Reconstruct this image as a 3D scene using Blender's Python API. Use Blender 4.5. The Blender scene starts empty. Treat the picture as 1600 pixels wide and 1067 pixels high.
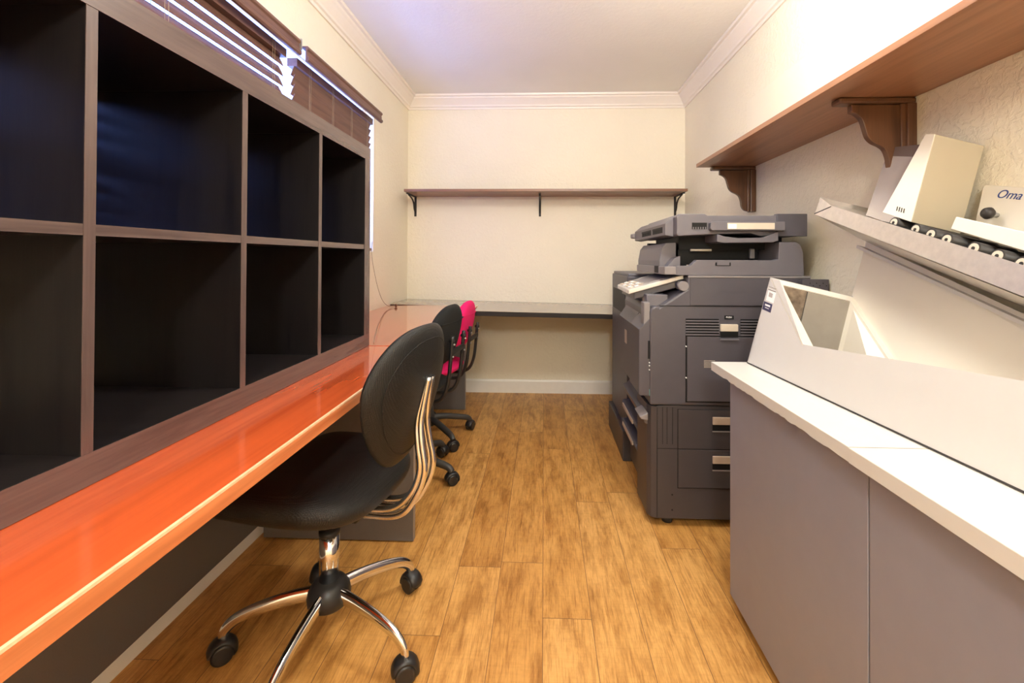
import bpy, bmesh, math, random
from mathutils import Vector, Matrix
random.seed(7)
PI = math.pi
S = bpy.context.scene
COL = S.collection

# ------------------------------------------------------------------ camera
cd = bpy.data.cameras.new('camera'); cam = bpy.data.objects.new('camera', cd); COL.objects.link(cam)
cd.sensor_width = 36.0; cd.lens = 690.0*36/1600
cd.shift_x = -0.01616; cd.shift_y = -0.08507
cd.clip_start = 0.02; cd.clip_end = 100
cam.matrix_world = Matrix.Translation((0, 0, 1.12)) @ Matrix.Rotation(.035, 4, 'Z') @ Matrix.Rotation(PI/2+.008, 4, 'X') @ Matrix.Rotation(.004, 4, 'Z')
S.camera = cam
S.view_settings.view_transform = 'Standard'; S.view_settings.look = 'None'
S.view_settings.exposure = 0.0; S.view_settings.gamma = 1.0
S.view_settings.use_curve_mapping = False
S.cycles.max_bounces = 10; S.cycles.diffuse_bounces = 6; S.cycles.glossy_bounces = 5
S.cycles.transparent_max_bounces = 12
S.cycles.use_denoising = True
S.cycles.sample_clamp_indirect = 6.0

# ------------------------------------------------------------------ world (daylight outside the window)
W = bpy.data.worlds.new('world'); S.world = W; W.use_nodes = True
bg = W.node_tree.nodes['Background']; bg.inputs[0].default_value = (.24, .36, 1.0, 1); bg.inputs[1].default_value = 14.0

def light(name, kind, loc, energy, color, rot=(0, 0, 0), **kw):
    d = bpy.data.lights.new(name, kind); d.energy = energy; d.color = color
    for k, v in kw.items(): setattr(d, k, v)
    o = bpy.data.objects.new(name, d); COL.objects.link(o); o.location = loc; o.rotation_euler = rot
    return o
light('ceiling_lamp', 'POINT', (.50, 1.25, 2.20), 50, (1.0, .995, .94), shadow_soft_size=.10)
light('fill_light_rear', 'POINT', (.0, -1.0, 1.98), 97, (1.0, .995, .94), shadow_soft_size=.12)  # added fill light behind the camera to brighten ceiling and back wall
p = light('window_portal', 'AREA', (-1.28, 1.53, 1.61), 1, (1, 1, 1), rot=(0, -PI/2, 0), shape='RECTANGLE', size=.92, size_y=2.66)
p.data.cycles.is_portal = True

# ------------------------------------------------------------------ materials
def nt(name):
    m = bpy.data.materials.new(name); m.use_nodes = True
    return m, m.node_tree.nodes, m.node_tree.links, m.node_tree.nodes['Principled BSDF']
def setb(b, col=None, rough=.5, metal=0, spec=None, coat=None, coatr=None):
    if col is not None: b.inputs['Base Color'].default_value = (*col, 1)
    b.inputs['Roughness'].default_value = rough; b.inputs['Metallic'].default_value = metal
    if spec is not None: b.inputs['Specular IOR Level'].default_value = spec
    if coat is not None: b.inputs['Coat Weight'].default_value = coat
    if coatr is not None: b.inputs['Coat Roughness'].default_value = coatr
def coords(N, L, scale=(1, 1, 1), rot=(0, 0, 0), kind='Object'):
    t = N.new('ShaderNodeTexCoord'); mp = N.new('ShaderNodeMapping')
    mp.inputs['Scale'].default_value = scale; mp.inputs['Rotation'].default_value = rot
    L.new(t.outputs[kind], mp.inputs['Vector']); return mp.outputs[0]
def noise(N, L, vec, scale, detail=4, rough=.55, dist=0):
    n = N.new('ShaderNodeTexNoise'); n.inputs['Scale'].default_value = scale; n.inputs['Detail'].default_value = detail
    n.inputs['Roughness'].default_value = rough; n.inputs['Distortion'].default_value = dist
    L.new(vec, n.inputs['Vector']); return n
def ramp(N, L, fac, stops):
    r = N.new('ShaderNodeValToRGB'); e = r.color_ramp.elements
    while len(e) < len(stops): e.new(.5)
    for el, (p_, c) in zip(e, stops): el.position = p_; el.color = (*c, 1) if len(c) == 3 else c
    L.new(fac, r.inputs[0]); return r
def bump(N, L, b, h, strength=.3, dist=.002):
    u = N.new('ShaderNodeBump'); u.inputs['Strength'].default_value = strength; u.inputs['Distance'].default_value = dist
    L.new(h, u.inputs['Height']); L.new(u.outputs[0], b.inputs['Normal']); return u
def mix(N, L, a, b_, fac=None, mode='MIX', f=.5):
    m = N.new('ShaderNodeMix'); m.data_type = 'RGBA'; m.blend_type = mode
    m.inputs[0].default_value = f
    if fac is not None: L.new(fac, m.inputs[0])
    for s_, i in ((a, 6), (b_, 7)):
        if isinstance(s_, tuple): m.inputs[i].default_value = (*s_, 1)
        else: L.new(s_, m.inputs[i])
    return m.outputs[2]

def plain(name, col, rough=.5, metal=0, var=.06, nscale=20, bstr=.0, **kw):
    m, N, L, b = nt(name); setb(b, col, rough, metal, **kw)
    v = coords(N, L); n = noise(N, L, v, nscale, 3)
    r = ramp(N, L, n.outputs['Fac'], [(.3, tuple(c*(1-var) for c in col)), (.7, tuple(min(1, c*(1+var)) for c in col))])
    L.new(r.outputs[0], b.inputs['Base Color'])
    if bstr: bump(N, L, b, noise(N, L, v, 350, 2).outputs['Fac'], bstr, .001)
    return m
def wall_mat(name, col, tex=1.0, rough=.6):
    m, N, L, b = nt(name); setb(b, col, rough, 0, spec=.3)
    v = coords(N, L)
    n1 = noise(N, L, v, 38, 5, .6, .5); n2 = noise(N, L, v, 1.2, 3)
    r = ramp(N, L, n1.outputs['Fac'], [(.44, (0, 0, 0)), (.58, (1, 1, 1))])
    c = ramp(N, L, n2.outputs['Fac'], [(.3, tuple(x*.96 for x in col)), (.7, tuple(min(1, x*1.03) for x in col))])
    L.new(c.outputs[0], b.inputs['Base Color'])
    if tex: bump(N, L, b, r.outputs[0], .4*tex, .003)
    return m
def wood(name, c1, c2, axis, scale=1.0, rough=.4, coat=0, dark=None, spec=.5, bs=.1):
    """grain runs along `axis`"""
    m, N, L, b = nt(name); setb(b, c1, rough, 0, spec=spec, coat=coat, coatr=.05)
    st = [14, 14, 14]; st[axis] = 1.0
    v = coords(N, L, tuple(s*scale for s in st))
    n = noise(N, L, v, 1.2, 6, .6, .6)
    st2 = [90, 90, 90]; st2[axis] = 3
    v2 = coords(N, L, tuple(s*scale for s in st2)); n2 = noise(N, L, v2, 1.0, 3)
    r = ramp(N, L, n.outputs['Fac'], [(.3, c2), (.5, c1), (.72, tuple(min(1, x*1.12) for x in c1))])
    r2 = ramp(N, L, n2.outputs['Fac'], [(.35, (.78, .78, .78)), (.6, (1, 1, 1))])
    o = mix(N, L, r.outputs[0], r2.outputs[0], mode='MULTIPLY', f=.6)
    L.new(o, b.inputs['Base Color'])
    if bs: bump(N, L, b, n2.outputs['Fac'], bs, .001)
    return m

M = {}
M['wall'] = wall_mat('cream_plaster', (.86, .795, .645))
M['wall_smooth'] = wall_mat('cream_smooth', (.86, .80, .66), .15)
M['ceiling'] = wall_mat('ceiling_paint', (.88, .87, .81), .3)
M['crown'] = plain('crown_paint', (.86, .80, .72), .35, var=.01)
M['base'] = plain('baseboard_paint', (.88, .86, .81), .35, var=.02)
M['cherry'] = wood('cherry_laminate', (.62, .105, .028), (.38, .042, .011), 1, .55, .17, coat=.7, bs=0, spec=.7)
M['cherry_edge'] = wood('cherry_edge', (.70, .24, .09), (.50, .14, .045), 1, 1.2, .3, bs=0)
M['edge_line'] = plain('pale_edge_line', (.85, .55, .34), .4, var=.15, nscale=60)
M['tan_top'] = wood('tan_laminate', (.66, .33, .17), (.58, .27, .13), 0, .5, .14, coat=.5, bs=0)
M['graylam'] = plain('charcoal_laminate', (.132, .120, .114), .45, var=.05, nscale=300)
M['lamedge'] = plain('panel_edge', (.30, .25, .22), .5, var=.05)
M['backtop'] = plain('taupe_laminate', (.40, .345, .27), .16, var=.03)
M['backedge'] = plain('dark_edge_band', (.022, .018, .016), .6, spec=.3)
M['espresso'] = wood('espresso_front', (.105, .070, .064), (.072, .046, .042), 1, 1.6, .27, spec=.9)
M['espresso_v'] = wood('espresso_vertical', (.105, .070, .064), (.072, .046, .042), 2, 1.6, .27, spec=.9)
M['espresso_in'] = wood('espresso_inside_shaded', (.010, .008, .008), (.005, .004, .005), 2, 2.0, .33, spec=.4)  # same espresso, darkened to put the shade inside the cells into its colour
M['espresso_shelf'] = wood('espresso_board_shaded', (.014, .011, .011), (.007, .006, .006), 0, 1.6, .30, spec=.5)  # boards darkened likewise with the shade of the cells
M['shelfwood'] = wood('walnut_stained_board', (.36, .175, .095), (.25, .11, .055), 1, .9, .35)
M['shelfwood_x'] = wood('walnut_stained_board_x', (.25, .12, .070), (.16, .07, .04), 0, .9, .35)
M['bracketwood'] = wood('bracket_wood', (.125, .055, .025), (.065, .026, .012), 2, 1.2, .35)
M['iron'] = plain('black_iron', (.028, .024, .022), .5, .3)
M['blind'] = wood('blind_wood', (.17, .085, .062), (.12, .055, .04), 1, 1.5, .42, spec=.4)
M['cord'] = plain('cord', (.30, .22, .15), .8)
M['whitepaint'] = plain('window_frame_paint', (.85, .85, .84), .4, var=.01)
M['metal'] = plain('bracket_metal', (.55, .55, .56), .3, .9)
M['chrome'] = plain('chrome', (.80, .83, .87), .10, 1.0, var=.02)
M['nylon'] = plain('black_nylon', (.015, .014, .014), .42)
M['nylon_mat'] = plain('grey_nylon', (.045, .042, .040), .5)
M['counter'] = plain('white_laminate', (.68, .66, .615), .3, var=.01)
M['seam'] = plain('seam_filler', (.27, .22, .15), .6)
M['cabgrey'] = plain('grey_melamine', (.262, .255, .300), .42, var=.02)
M['black'] = plain('black_void', (.008, .007, .007), .7)
M['mach'] = plain('machine_white', (.585, .56, .54), .35, var=.01)
M['mach_b'] = plain('machine_cream', (.74, .69, .60), .38, var=.01)
M['beige'] = plain('feeder_beige_shaded', (.50, .445, .335), .45, var=.01)  # beige deepened with the shade on the housing
M['stain'] = plain('brushed_stainless', (.76, .71, .65), .30, .78, var=.06, nscale=60)
M['smoke'] = plain('scratched_liner', (.20, .15, .11), .25, var=.45, nscale=45)
M['liner'] = plain('grey_liner', (.30, .27, .235), .3, var=.08, nscale=14)
M['acryl'] = plain('grey_acrylic', (.42, .37, .35), .25, var=.04)
M['acryl_d'] = plain('dark_acrylic', (.14, .10, .09), .3)
M['rubber'] = plain('rubber', (.03, .026, .024), .5)
M['cop'] = plain('copier_grey', (.078, .071, .084), .42, var=.03, bstr=.05)
M['cop_m'] = plain('copier_mid_grey', (.132, .121, .136), .42, var=.03, bstr=.05)
M['cop_l'] = plain('copier_light_grey', (.21, .19, .195), .42, var=.03)
M['cop_d'] = plain('copier_dark', (.007, .0065, .007), .55, spec=.3)
M['cop_low'] = plain('copier_lower_grey', (.052, .044, .047), .42, var=.03, bstr=.05)
M['tan'] = plain('handle_tan', (.46, .36, .28), .45, var=.02)
M['cream'] = plain('handle_cream', (.62, .54, .44), .4, var=.02)
M['silver'] = plain('console_silver', (.62, .60, .57), .25, .3)
M['white'] = plain('label_white', (.85, .85, .85), .5)
M['navy'] = plain('label_navy', (.04, .035, .09), .5)
M['navytext'] = plain('text_blue', (.03, .06, .22), .5)
M['green'] = plain('label_teal', (.15, .40, .38), .5)

def fabric(name, col, sc=900, rough=.75, sheen=.0):
    m, N, L, b = nt(name); setb(b, col, rough, 0, spec=.35)
    b.inputs['Sheen Weight'].default_value = sheen; b.inputs['Sheen Roughness'].default_value = .4
    v = coords(N, L, (1, 1, 1), (0, 0, .0))
    w1 = N.new('ShaderNodeTexWave'); w1.inputs['Scale'].default_value = sc/8; w1.bands_direction = 'Y'; L.new(v, w1.inputs['Vector'])
    w2 = N.new('ShaderNodeTexWave'); w2.inputs['Scale'].default_value = sc/8; w2.bands_direction = 'Z'; L.new(v, w2.inputs['Vector'])
    w3 = N.new('ShaderNodeTexWave'); w3.inputs['Scale'].default_value = sc/8; w3.bands_direction = 'X'; L.new(v, w3.inputs['Vector'])
    a = N.new('ShaderNodeMath'); a.operation = 'ADD'; L.new(w1.outputs['Fac'], a.inputs[0]); L.new(w2.outputs['Fac'], a.inputs[1])
    a2 = N.new('ShaderNodeMath'); a2.operation = 'ADD'; L.new(a.outputs[0], a2.inputs[0]); L.new(w3.outputs['Fac'], a2.inputs[1])
    bump(N, L, b, a2.outputs[0], .35, .0012)
    return m
M['mesh'] = fabric('black_mesh_fabric', (.011, .0105, .010), 900, .42)
M['blackfab'] = fabric('black_fabric', (.010, .011, .011), 1300, .8)
M['pinkfab'] = fabric('pink_fabric', (.85, .012, .16), 1300, .8)

def floor_mat():
    m, N, L, b = nt('distressed_plank_floor'); setb(b, (.5, .3, .12), .40, 0, spec=.4)
    PW, PL = .152, 1.22
    t = N.new('ShaderNodeTexCoord'); sp = N.new('ShaderNodeSeparateXYZ'); L.new(t.outputs['Object'], sp.inputs[0])
    def mth(op, a, c=None, d=None):
        n = N.new('ShaderNodeMath'); n.operation = op
        for i, v in enumerate((a, c, d)):
            if v is None: continue
            if isinstance(v, (int, float)): n.inputs[i].default_value = v
            else: L.new(v, n.inputs[i])
        return n.outputs[0]
    xr = mth('DIVIDE', sp.outputs[0], PW); row = mth('FLOOR', xr); fx = mth('SUBTRACT', xr, row)
    wn = N.new('ShaderNodeTexWhiteNoise'); wn.noise_dimensions = '1D'; L.new(mth('ADD', row, 31.7), wn.inputs['W'])
    yr = mth('ADD', mth('DIVIDE', sp.outputs[1], PL), mth('MULTIPLY', wn.outputs['Value'], 5.0)); pk = mth('FLOOR', yr); fy = mth('SUBTRACT', yr, pk)
    idn = mth('ADD', mth('MULTIPLY', row, 17.13), mth('MULTIPLY', pk, 3.71))
    w2 = N.new('ShaderNodeTexWhiteNoise'); w2.noise_dimensions = '1D'; L.new(idn, w2.inputs['W'])
    gx = mth('MULTIPLY', mth('MINIMUM', fx, mth('SUBTRACT', 1.0, fx)), PW); gy = mth('MULTIPLY', mth('MINIMUM', fy, mth('SUBTRACT', 1.0, fy)), PL)
    gap = mth('LESS_THAN', mth('MINIMUM', gx, gy), .0010)
    base = ramp(N, L, w2.outputs['Value'], [(0, (.60, .295, .078)), (.5, (.68, .350, .098)), (1, (.75, .410, .130))])
    cm = N.new('ShaderNodeVectorMath'); cm.operation = 'MULTIPLY_ADD'; cm.inputs[1].default_value = (9, 13, 3)
    L.new(w2.outputs['Color'], cm.inputs[0]); L.new(t.outputs['Object'], cm.inputs[2])
    def seeded(scale):
        mp = N.new('ShaderNodeMapping'); mp.inputs['Scale'].default_value = scale; L.new(cm.outputs[0], mp.inputs['Vector']); return mp.outputs[0]
    patch = noise(N, L, seeded((16, 4.5, 1)), 1.0, 6, .7, .2)
    pr = ramp(N, L, patch.outputs['Fac'], [(.36, (.62, .54, .44)), (.47, (.84, .80, .74)), (.58, (1.0, 1.0, 1.0))])
    streak = noise(N, L, seeded((260, 12, 1)), 1.0, 4, .6)
    sr = ramp(N, L, streak.outputs['Fac'], [(.33, (.66, .58, .48)), (.50, (1, 1, 1))])
    grain = noise(N, L, seeded((70, 6, 1)), 1.0, 5, .7, .3)
    gr = ramp(N, L, grain.outputs['Fac'], [(.34, (.66, .58, .50)), (.48, (1, 1, 1))])
    cross = noise(N, L, seeded((14, 120, 1)), 1.0, 3, .6)
    cr = ramp(N, L, cross.outputs['Fac'], [(.36, (.80, .76, .70)), (.5, (1, 1, 1))])
    o = mix(N, L, base.outputs[0], pr.outputs[0], mode='MULTIPLY', f=1)
    o = mix(N, L, o, sr.outputs[0], mode='MULTIPLY', f=.8)
    o = mix(N, L, o, gr.outputs[0], mode='MULTIPLY', f=.75)
    o = mix(N, L, o, cr.outputs[0], mode='MULTIPLY', f=.28)
    o = mix(N, L, o, (.20, .095, .035), fac=gap)
    L.new(o, b.inputs['Base Color'])
    bump(N, L, b, streak.outputs['Fac'], .2, .001)
    return m
M['floor'] = floor_mat()

def glass_mat():
    m, N, L, b = nt('window_glass')
    g = N.new('ShaderNodeBsdfGlossy'); g.inputs['Roughness'].default_value = .02
    t = N.new('ShaderNodeBsdfTransparent'); t.inputs[0].default_value = (.93, .96, .97, 1)
    mx = N.new('ShaderNodeMixShader'); mx.inputs[0].default_value = .07
    L.new(t.outputs[0], mx.inputs[1]); L.new(g.outputs[0], mx.inputs[2]); L.new(mx.outputs[0], N['Material Output'].inputs[0])
    return m
M['glass'] = glass_mat()

# ------------------------------------------------------------------ mesh helpers
class MB:
    def __init__(s): s.bm = bmesh.new(); s.mats = []; s.cur = 0
    def mat(s, name):
        m = M[name]
        if m not in s.mats: s.mats.append(m)
        s.cur = s.mats.index(m); return s
    def _f(s, vs, smooth=False):
        try: f = s.bm.faces.new(vs)
        except ValueError: return None
        f.material_index = s.cur; f.smooth = smooth; return f
    def hexa(s, p):
        v = [s.bm.verts.new(q) for q in p]
        for i in ((0, 3, 2, 1), (4, 5, 6, 7), (0, 1, 5, 4), (1, 2, 6, 5), (2, 3, 7, 6), (3, 0, 4, 7)): s._f([v[k] for k in i])
        return s
    def box(s, x0, x1, y0, y1, z0, z1, mx=None):
        p = [(x0, y0, z0), (x1, y0, z0), (x1, y1, z0), (x0, y1, z0), (x0, y0, z1), (x1, y0, z1), (x1, y1, z1), (x0, y1, z1)]
        if mx is not None: p = [tuple(mx @ Vector(q)) for q in p]
        return s.hexa(p)
    def prism(s, a, b):
        """two matching loops of points joined into a closed solid"""
        va = [s.bm.verts.new(q) for q in a]; vb = [s.bm.verts.new(q) for q in b]; n = len(va)
        s._f(va[::-1]); s._f(vb)
        for i in range(n): s._f([va[i], va[(i+1) % n], vb[(i+1) % n], vb[i]])
        return s
    def ext(s, pts, axis, a, b):
        """extrude a 2-D outline along axis 0/1/2 from a to b"""
        def mk(c): return [(c, q[0], q[1]) if axis == 0 else (q[0], c, q[1]) if axis == 1 else (q[0], q[1], c) for q in pts]
        return s.prism(mk(a), mk(b))
    def tube(s, path, r, n=12, sx=1.0, closed=False, caps=True, up=None):
        P_ = [Vector(q) for q in path]; rs = r if isinstance(r, (list, tuple)) else [r]*len(P_)
        rings = []; prev = None
        for i, q in enumerate(P_):
            if closed: t = (P_[(i+1) % len(P_)]-P_[i-1]).normalized()
            else: t = (P_[min(i+1, len(P_)-1)]-P_[max(i-1, 0)]).normalized()
            if prev is None:
                u = Vector(up) if up else (Vector((0, 0, 1)) if abs(t.z) < .9 else Vector((1, 0, 0)))
            else: u = prev
            u = (u-t*u.dot(t)).normalized(); w_ = t.cross(u); prev = u
            rings.append([s.bm.verts.new(q+(u*math.cos(2*PI*k/n)+w_*math.sin(2*PI*k/n)*sx)*rs[i]) for k in range(n)])
        m = len(rings)
        for i in range(m if closed else m-1):
            a, b = rings[i], rings[(i+1) % m]
            for k in range(n): s._f([a[k], a[(k+1) % n], b[(k+1) % n], b[k]], True)
        if caps and not closed: s._f(rings[0][::-1]); s._f(rings[-1])
        return s
    def cyl(s, a, b, r, n=20, r2=None): return s.tube([a, b], [r, r if r2 is None else r2], n)
    def lathe(s, prof, c=(0, 0, 0), n=28):
        rings = [[s.bm.verts.new((c[0]+r*math.cos(2*PI*k/n), c[1]+r*math.sin(2*PI*k/n), c[2]+z)) for k in range(n)] for r, z in prof]
        for a, b in zip(rings, rings[1:]):
            for k in range(n): s._f([a[k], a[(k+1) % n], b[(k+1) % n], b[k]], True)
        s._f(rings[0][::-1]); s._f(rings[-1]); return s
    def pad(s, a, h, T, fn, ex=2.6, nr=9, na=44):
        """cushion: superellipse outline a x h, thickness T, mapped into space by fn(u, v, t)"""
        def pt(r, k, side):
            an = 2*PI*k/na; c, q = math.cos(an), math.sin(an)
            u = math.copysign(abs(c)**(2/ex), c)*a*r; v = math.copysign(abs(q)**(2/ex), q)*h*r
            t = side*T/2*max(0, 1-r**5)**.5
            return fn(u, v, t)
        prev = None; rs = [1-(1-i/nr)**1.8 for i in range(1, nr+1)]
        seq = [(r, 1) for r in rs] + [(r, -1) for r in rs[-2::-1]]
        top = s.bm.verts.new(fn(0, 0, T/2)); bot = s.bm.verts.new(fn(0, 0, -T/2))
        rings = [[s.bm.verts.new(pt(r, k, sd)) for k in range(na)] for r, sd in seq]
        for k in range(na): s._f([top, rings[0][k], rings[0][(k+1) % na]], True)
        for x, y in zip(rings, rings[1:]):
            for k in range(na): s._f([x[k], y[k], y[(k+1) % na], x[(k+1) % na]], True)
        for k in range(na): s._f([bot, rings[-1][(k+1) % na], rings[-1][k]], True)
        return s
    def build(s, name, parent=None, bevel=0, seg=2, loc=None):
        bmesh.ops.recalc_face_normals(s.bm, faces=s.bm.faces)
        me = bpy.data.meshes.new(name); s.bm.to_mesh(me); s.bm.free()
        for m in s.mats: me.materials.append(m)
        o = bpy.data.objects.new(name, me); COL.objects.link(o)
        if parent: o.parent = parent
        if loc: o.location = loc
        if bevel:
            b = o.modifiers.new('bevel', 'BEVEL'); b.width = bevel; b.segments = seg; b.limit_method = 'ANGLE'; b.angle_limit = .6
            b.harden_normals = False
        return o
def B(mat): return MB().mat(mat)
def tag(o, label=None, cat=None, group=None, kind=None):
    if label: o['label'] = label
    if cat: o['category'] = cat
    if group: o['group'] = group
    if kind: o['kind'] = kind
    return o
def thing(name, label, cat, loc=(0, 0, 0), rotz=0, group=None):
    o = bpy.data.objects.new(name, None); COL.objects.link(o); o.location = loc; o.rotation_euler = (0, 0, rotz)
    o.empty_display_size = .1
    return tag(o, label, cat, group)
def struct(o): o['kind'] = 'structure'; return o
def text_mesh(name, body, size, mat, mx, parent=None, italic=0):
    c = bpy.data.curves.new(name+'_curve', 'FONT'); c.body = body; c.size = size; c.extrude = .0004; c.shear = italic
    c.align_x = 'LEFT'; c.align_y = 'BOTTOM'
    t = bpy.data.objects.new(name+'_tmp', c); COL.objects.link(t)
    dg = bpy.context.evaluated_depsgraph_get(); dg.update()
    me = bpy.data.meshes.new_from_object(t.evaluated_get(dg)); bpy.data.objects.remove(t)
    me.name = name; me.materials.clear(); me.materials.append(M[mat])
    me.transform(mx); o = bpy.data.objects.new(name, me); COL.objects.link(o)
    if parent: o.parent = parent
    return o
def catmull(pts, n=8):
    P_ = [Vector(p) for p in pts]; P_ = [P_[0]*2-P_[1]]+P_+[P_[-1]*2-P_[-2]]; out = []
    for i in range(1, len(P_)-2):
        a, b, c, d = P_[i-1:i+3]
        for k in range(n):
            t = k/n; out.append(.5*((2*b)+(c-a)*t+(2*a-5*b+4*c-d)*t*t+(3*b-a-3*c+d)*t**3))
    out.append(P_[-2]); return out

# ------------------------------------------------------------------ the room
XL, XR, YB, YF, ZC = -1.15, 1.160, 3.68, -1.9, 2.47
T = .14
struct(B('floor').box(XL-T, XR+T, YF-T, YB+T, -.08, 0).build('floor'))
struct(B('ceiling').box(XL-T, XR+T, YF-T, YB+T, ZC, ZC+.08).build('ceiling'))
struct(B('wall').box(XL-T, XR+T, YB, YB+T, 0, ZC).build('wall_back'))
struct(B('wall').box(XL-T, XR+T, YF-T, YF, 0, ZC).build('wall_front'))
struct(B('wall').box(XR, XR+T, YF, YB, 0, ZC).build('wall_right'))
WY0, WY1, WZ0, WZ1 = .20, 2.93, 1.16, 2.112
w = B('wall')
w.box(XL-T, XL, YF, WY0, 0, ZC); w.box(XL-T, XL, WY1, YB, 0, ZC)
w.box(XL-T, XL, WY0, WY1, 0, WZ0); w.box(XL-T, XL, WY0, WY1, WZ1, ZC)
struct(w.build('wall_left'))
# window_1 : white frame, mullions, glass
wf = B('whitepaint')
for y0, y1 in ((WY0, WY0+.05), (WY1-.05, WY1), (.96, 1.01)): wf.box(XL-.11, XL-.06, y0, y1, WZ0, WZ1)
for z0, z1 in ((WZ0, WZ0+.05), (WZ1-.010, WZ1), (1.38, 1.42)): wf.box(XL-.108, XL-.062, WY0, WY1, z0, z1)
win = struct(wf.build('window_1'))
g = B('glass').box(XL-.088, XL-.084, WY0+.04, WY1-.04, WZ0+.04, WZ1-.005).build('window_pane', win)

# crown moulding, mitred ring; profile (distance from wall, z)
prof = [(0, ZC-.108), (.010, ZC-.108), (.014, ZC-.094), (.024, ZC-.088), (.028, ZC-.076), (.040, ZC-.060), (.056, ZC-.040), (.066, ZC-.030), (.070, ZC-.020), (.084, ZC-.016), (.088, ZC-.001), (0, ZC-.001)]
def crown(name, kind):
    b = B('crown')
    def P_(c, d, z): return {'back': lambda: (XL+d if c == 0 else XR-d, YB-d, z), 'left': lambda: (XL+d, YF+d if c == 0 else YB-d, z), 'right': lambda: (XR-d, YF+d if c == 0 else YB-d, z), 'front': lambda: (XL+d if c == 0 else XR-d, YF+d, z)}[kind]()
    b.prism([P_(0, d, z) for d, z in prof], [P_(1, d, z) for d, z in prof])
    return struct(b.build(name))
crown('trim_1', 'back'); crown('trim_2', 'left'); crown('trim_3', 'right'); crown('trim_4', 'front')
# baseboards
bp = [(0, 0), (.014, 0), (.014, .095), (.010, .108), (0, .108)]
def basebd(name, kind):
    b = B('base')
    def P_(c, d, z): return {'back': lambda: (XL+d if c == 0 else XR-d, YB-d, z), 'left': lambda: (XL+d, YF+d if c == 0 else YB-d, z), 'right': lambda: (XR-d, YF+d if c == 0 else YB-d, z)}[kind]()
    b.prism([P_(0, d, z) for d, z in bp], [P_(1, d, z) for d, z in bp])
    return struct(b.build(name))
for k in ('back', 'left', 'right'): basebd('baseboard_'+k, k)
# flush painted panel closing an old opening in the right wall
struct(B('wall_smooth').box(XR-.004, XR, -.6, 2.56, 1.66, 2.02).build('trim_5', bevel=.001))

# ------------------------------------------------------------------ window blinds
SL = {}
def blind(label, y0, y1, tilt, open_top):
    t = thing('window_blind', label, 'window blind', (XL+.03, (y0+y1)/2, 2.06), 0, None)
    L_ = (y1-y0)/2
    # valance: moulded face, board profile in x/z
    vp = [(.020, -.005), (.050, -.005), (.055, -.012), (.055, -.020), (.048, -.026), (.050, -.050), (.057, -.056), (.057, -.068), (.050, -.074), (.040, -.074), (.040, -.012), (.020, -.012)]
    B('blind').ext([(a+.02, z) for a, z in vp], 1, -L_-.012, L_+.012).build('valance', t, bevel=.0015)
    B('blind').box(-.029, .016, -L_, L_, -.088, -.052).build('headrail', t)
    b = B('blind'); n = 18; pitch = .0435; w_ = .050; ztop = -.104
    for i in range(n):
        zc = ztop-pitch*i; tl = tilt
        ca, sa = math.cos(tl), math.sin(tl)
        pts = [(w_/2, -.0013), (w_/2, .0013), (0, .0026), (-w_/2, .0013), (-w_/2, -.0013), (0, 0)]
        b.ext([(-.006+x*ca+z*sa, zc-x*sa+z*ca) for x, z in pts], 1, -L_+.004, L_-.004)
    b.build('slats', t)
    zb = ztop-pitch*n
    B('blind').box(-.026, .014, -L_+.004, L_-.004, zb-.012, zb+.006).build('bottom_rail', t, bevel=.003)
    for y in [(-L_+.10)+k*(2*L_-.20)/3 for k in range(4)]:
        for x, dy in ((-.024, 0), (.019, 0), (.020, .012)):
            B('cord').cyl((x, y+dy, -.05), (x, y+dy, zb), .0009, 6).build('ladder_cord', t)
    return t
b1 = blind('dark brown wooden slat blind over the bookcase, with daylight between its slats', .12, 1.845, math.radians(64), True)
B('metal').box(.030, .078, .868, .874, -.052, -.004).build('valance_clip', b1)
b2 = blind('dark brown wooden slat blind, fully closed, above the far end of the bookcase', 1.925, 2.80, math.radians(-68), False)

# pull cord hanging down to the desk
cp = catmull([(-1.095, 2.78, 1.22), (-1.10, 2.787, 1.128), (-1.10, 2.865, .96), (-1.10, 2.97, .833), (-1.085, 3.05, .780), (-1.065, 3.10, .775)], 8)
pc = B('cord').tube(cp, .0016, 6).build('pull_cord')
tag(pc, 'thin tan blind cord hanging by the window and trailing onto the desk', 'cord')
B('bracketwood').lathe([(.003, 0), (.009, .004), (.010, .014), (.006, .022), (.002, .024)], (-1.055, 3.12, .7655), 14).build('tassel', pc)
B('cord').tube(catmull([(-1.06, 3.11, .772), (-1.033, 2.86, .7675), (-.917, 2.45, .7675), (-.807, 2.106, .7675), (-.70, 1.80, .7675)], 8), .0016, 6).build('loose_end', pc)

# ------------------------------------------------------------------ desks along the left wall
DZ = .765; FX = -.487
def desk(label, y0, y1, panel_y, mat, modesty=True, px=-.51):
    t = thing('desk', label, 'desk', ((XL+FX)/2, (y0+y1)/2, 0))
    ox, oy = t.location.x, t.location.y
    B(mat).box(XL+.002-ox, FX-.003-ox, y0-oy, y1-oy, DZ-.030, DZ).build('desktop', t, bevel=.0015)
    e = B('cherry_edge').box(FX-.003-ox, FX-ox, y0-oy, y1-oy, DZ-.030, DZ-.0012)
    e.mat('edge_line').box(FX-.0045-ox, FX+.0004-ox, y0-oy, y1-oy, DZ-.0035, DZ+.0004)  # paler line along the top front edge
    e.build('edge_band', t)
    p = B('graylam').box(XL+.04-ox, px-ox, panel_y-.012-oy, panel_y+.012-oy, .006, DZ-.031)
    p.mat('lamedge').box(px-ox, px+.0015-ox, panel_y-.012-oy, panel_y+.012-oy, .006, DZ-.031)
    p.build('end_panel', t)
    if modesty: B('graylam').box(XL+.030-ox, XL+.045-ox, y0+.02-oy, panel_y-.013-oy, .075, DZ-.031).build('modesty_panel', t)
    return t
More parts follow.
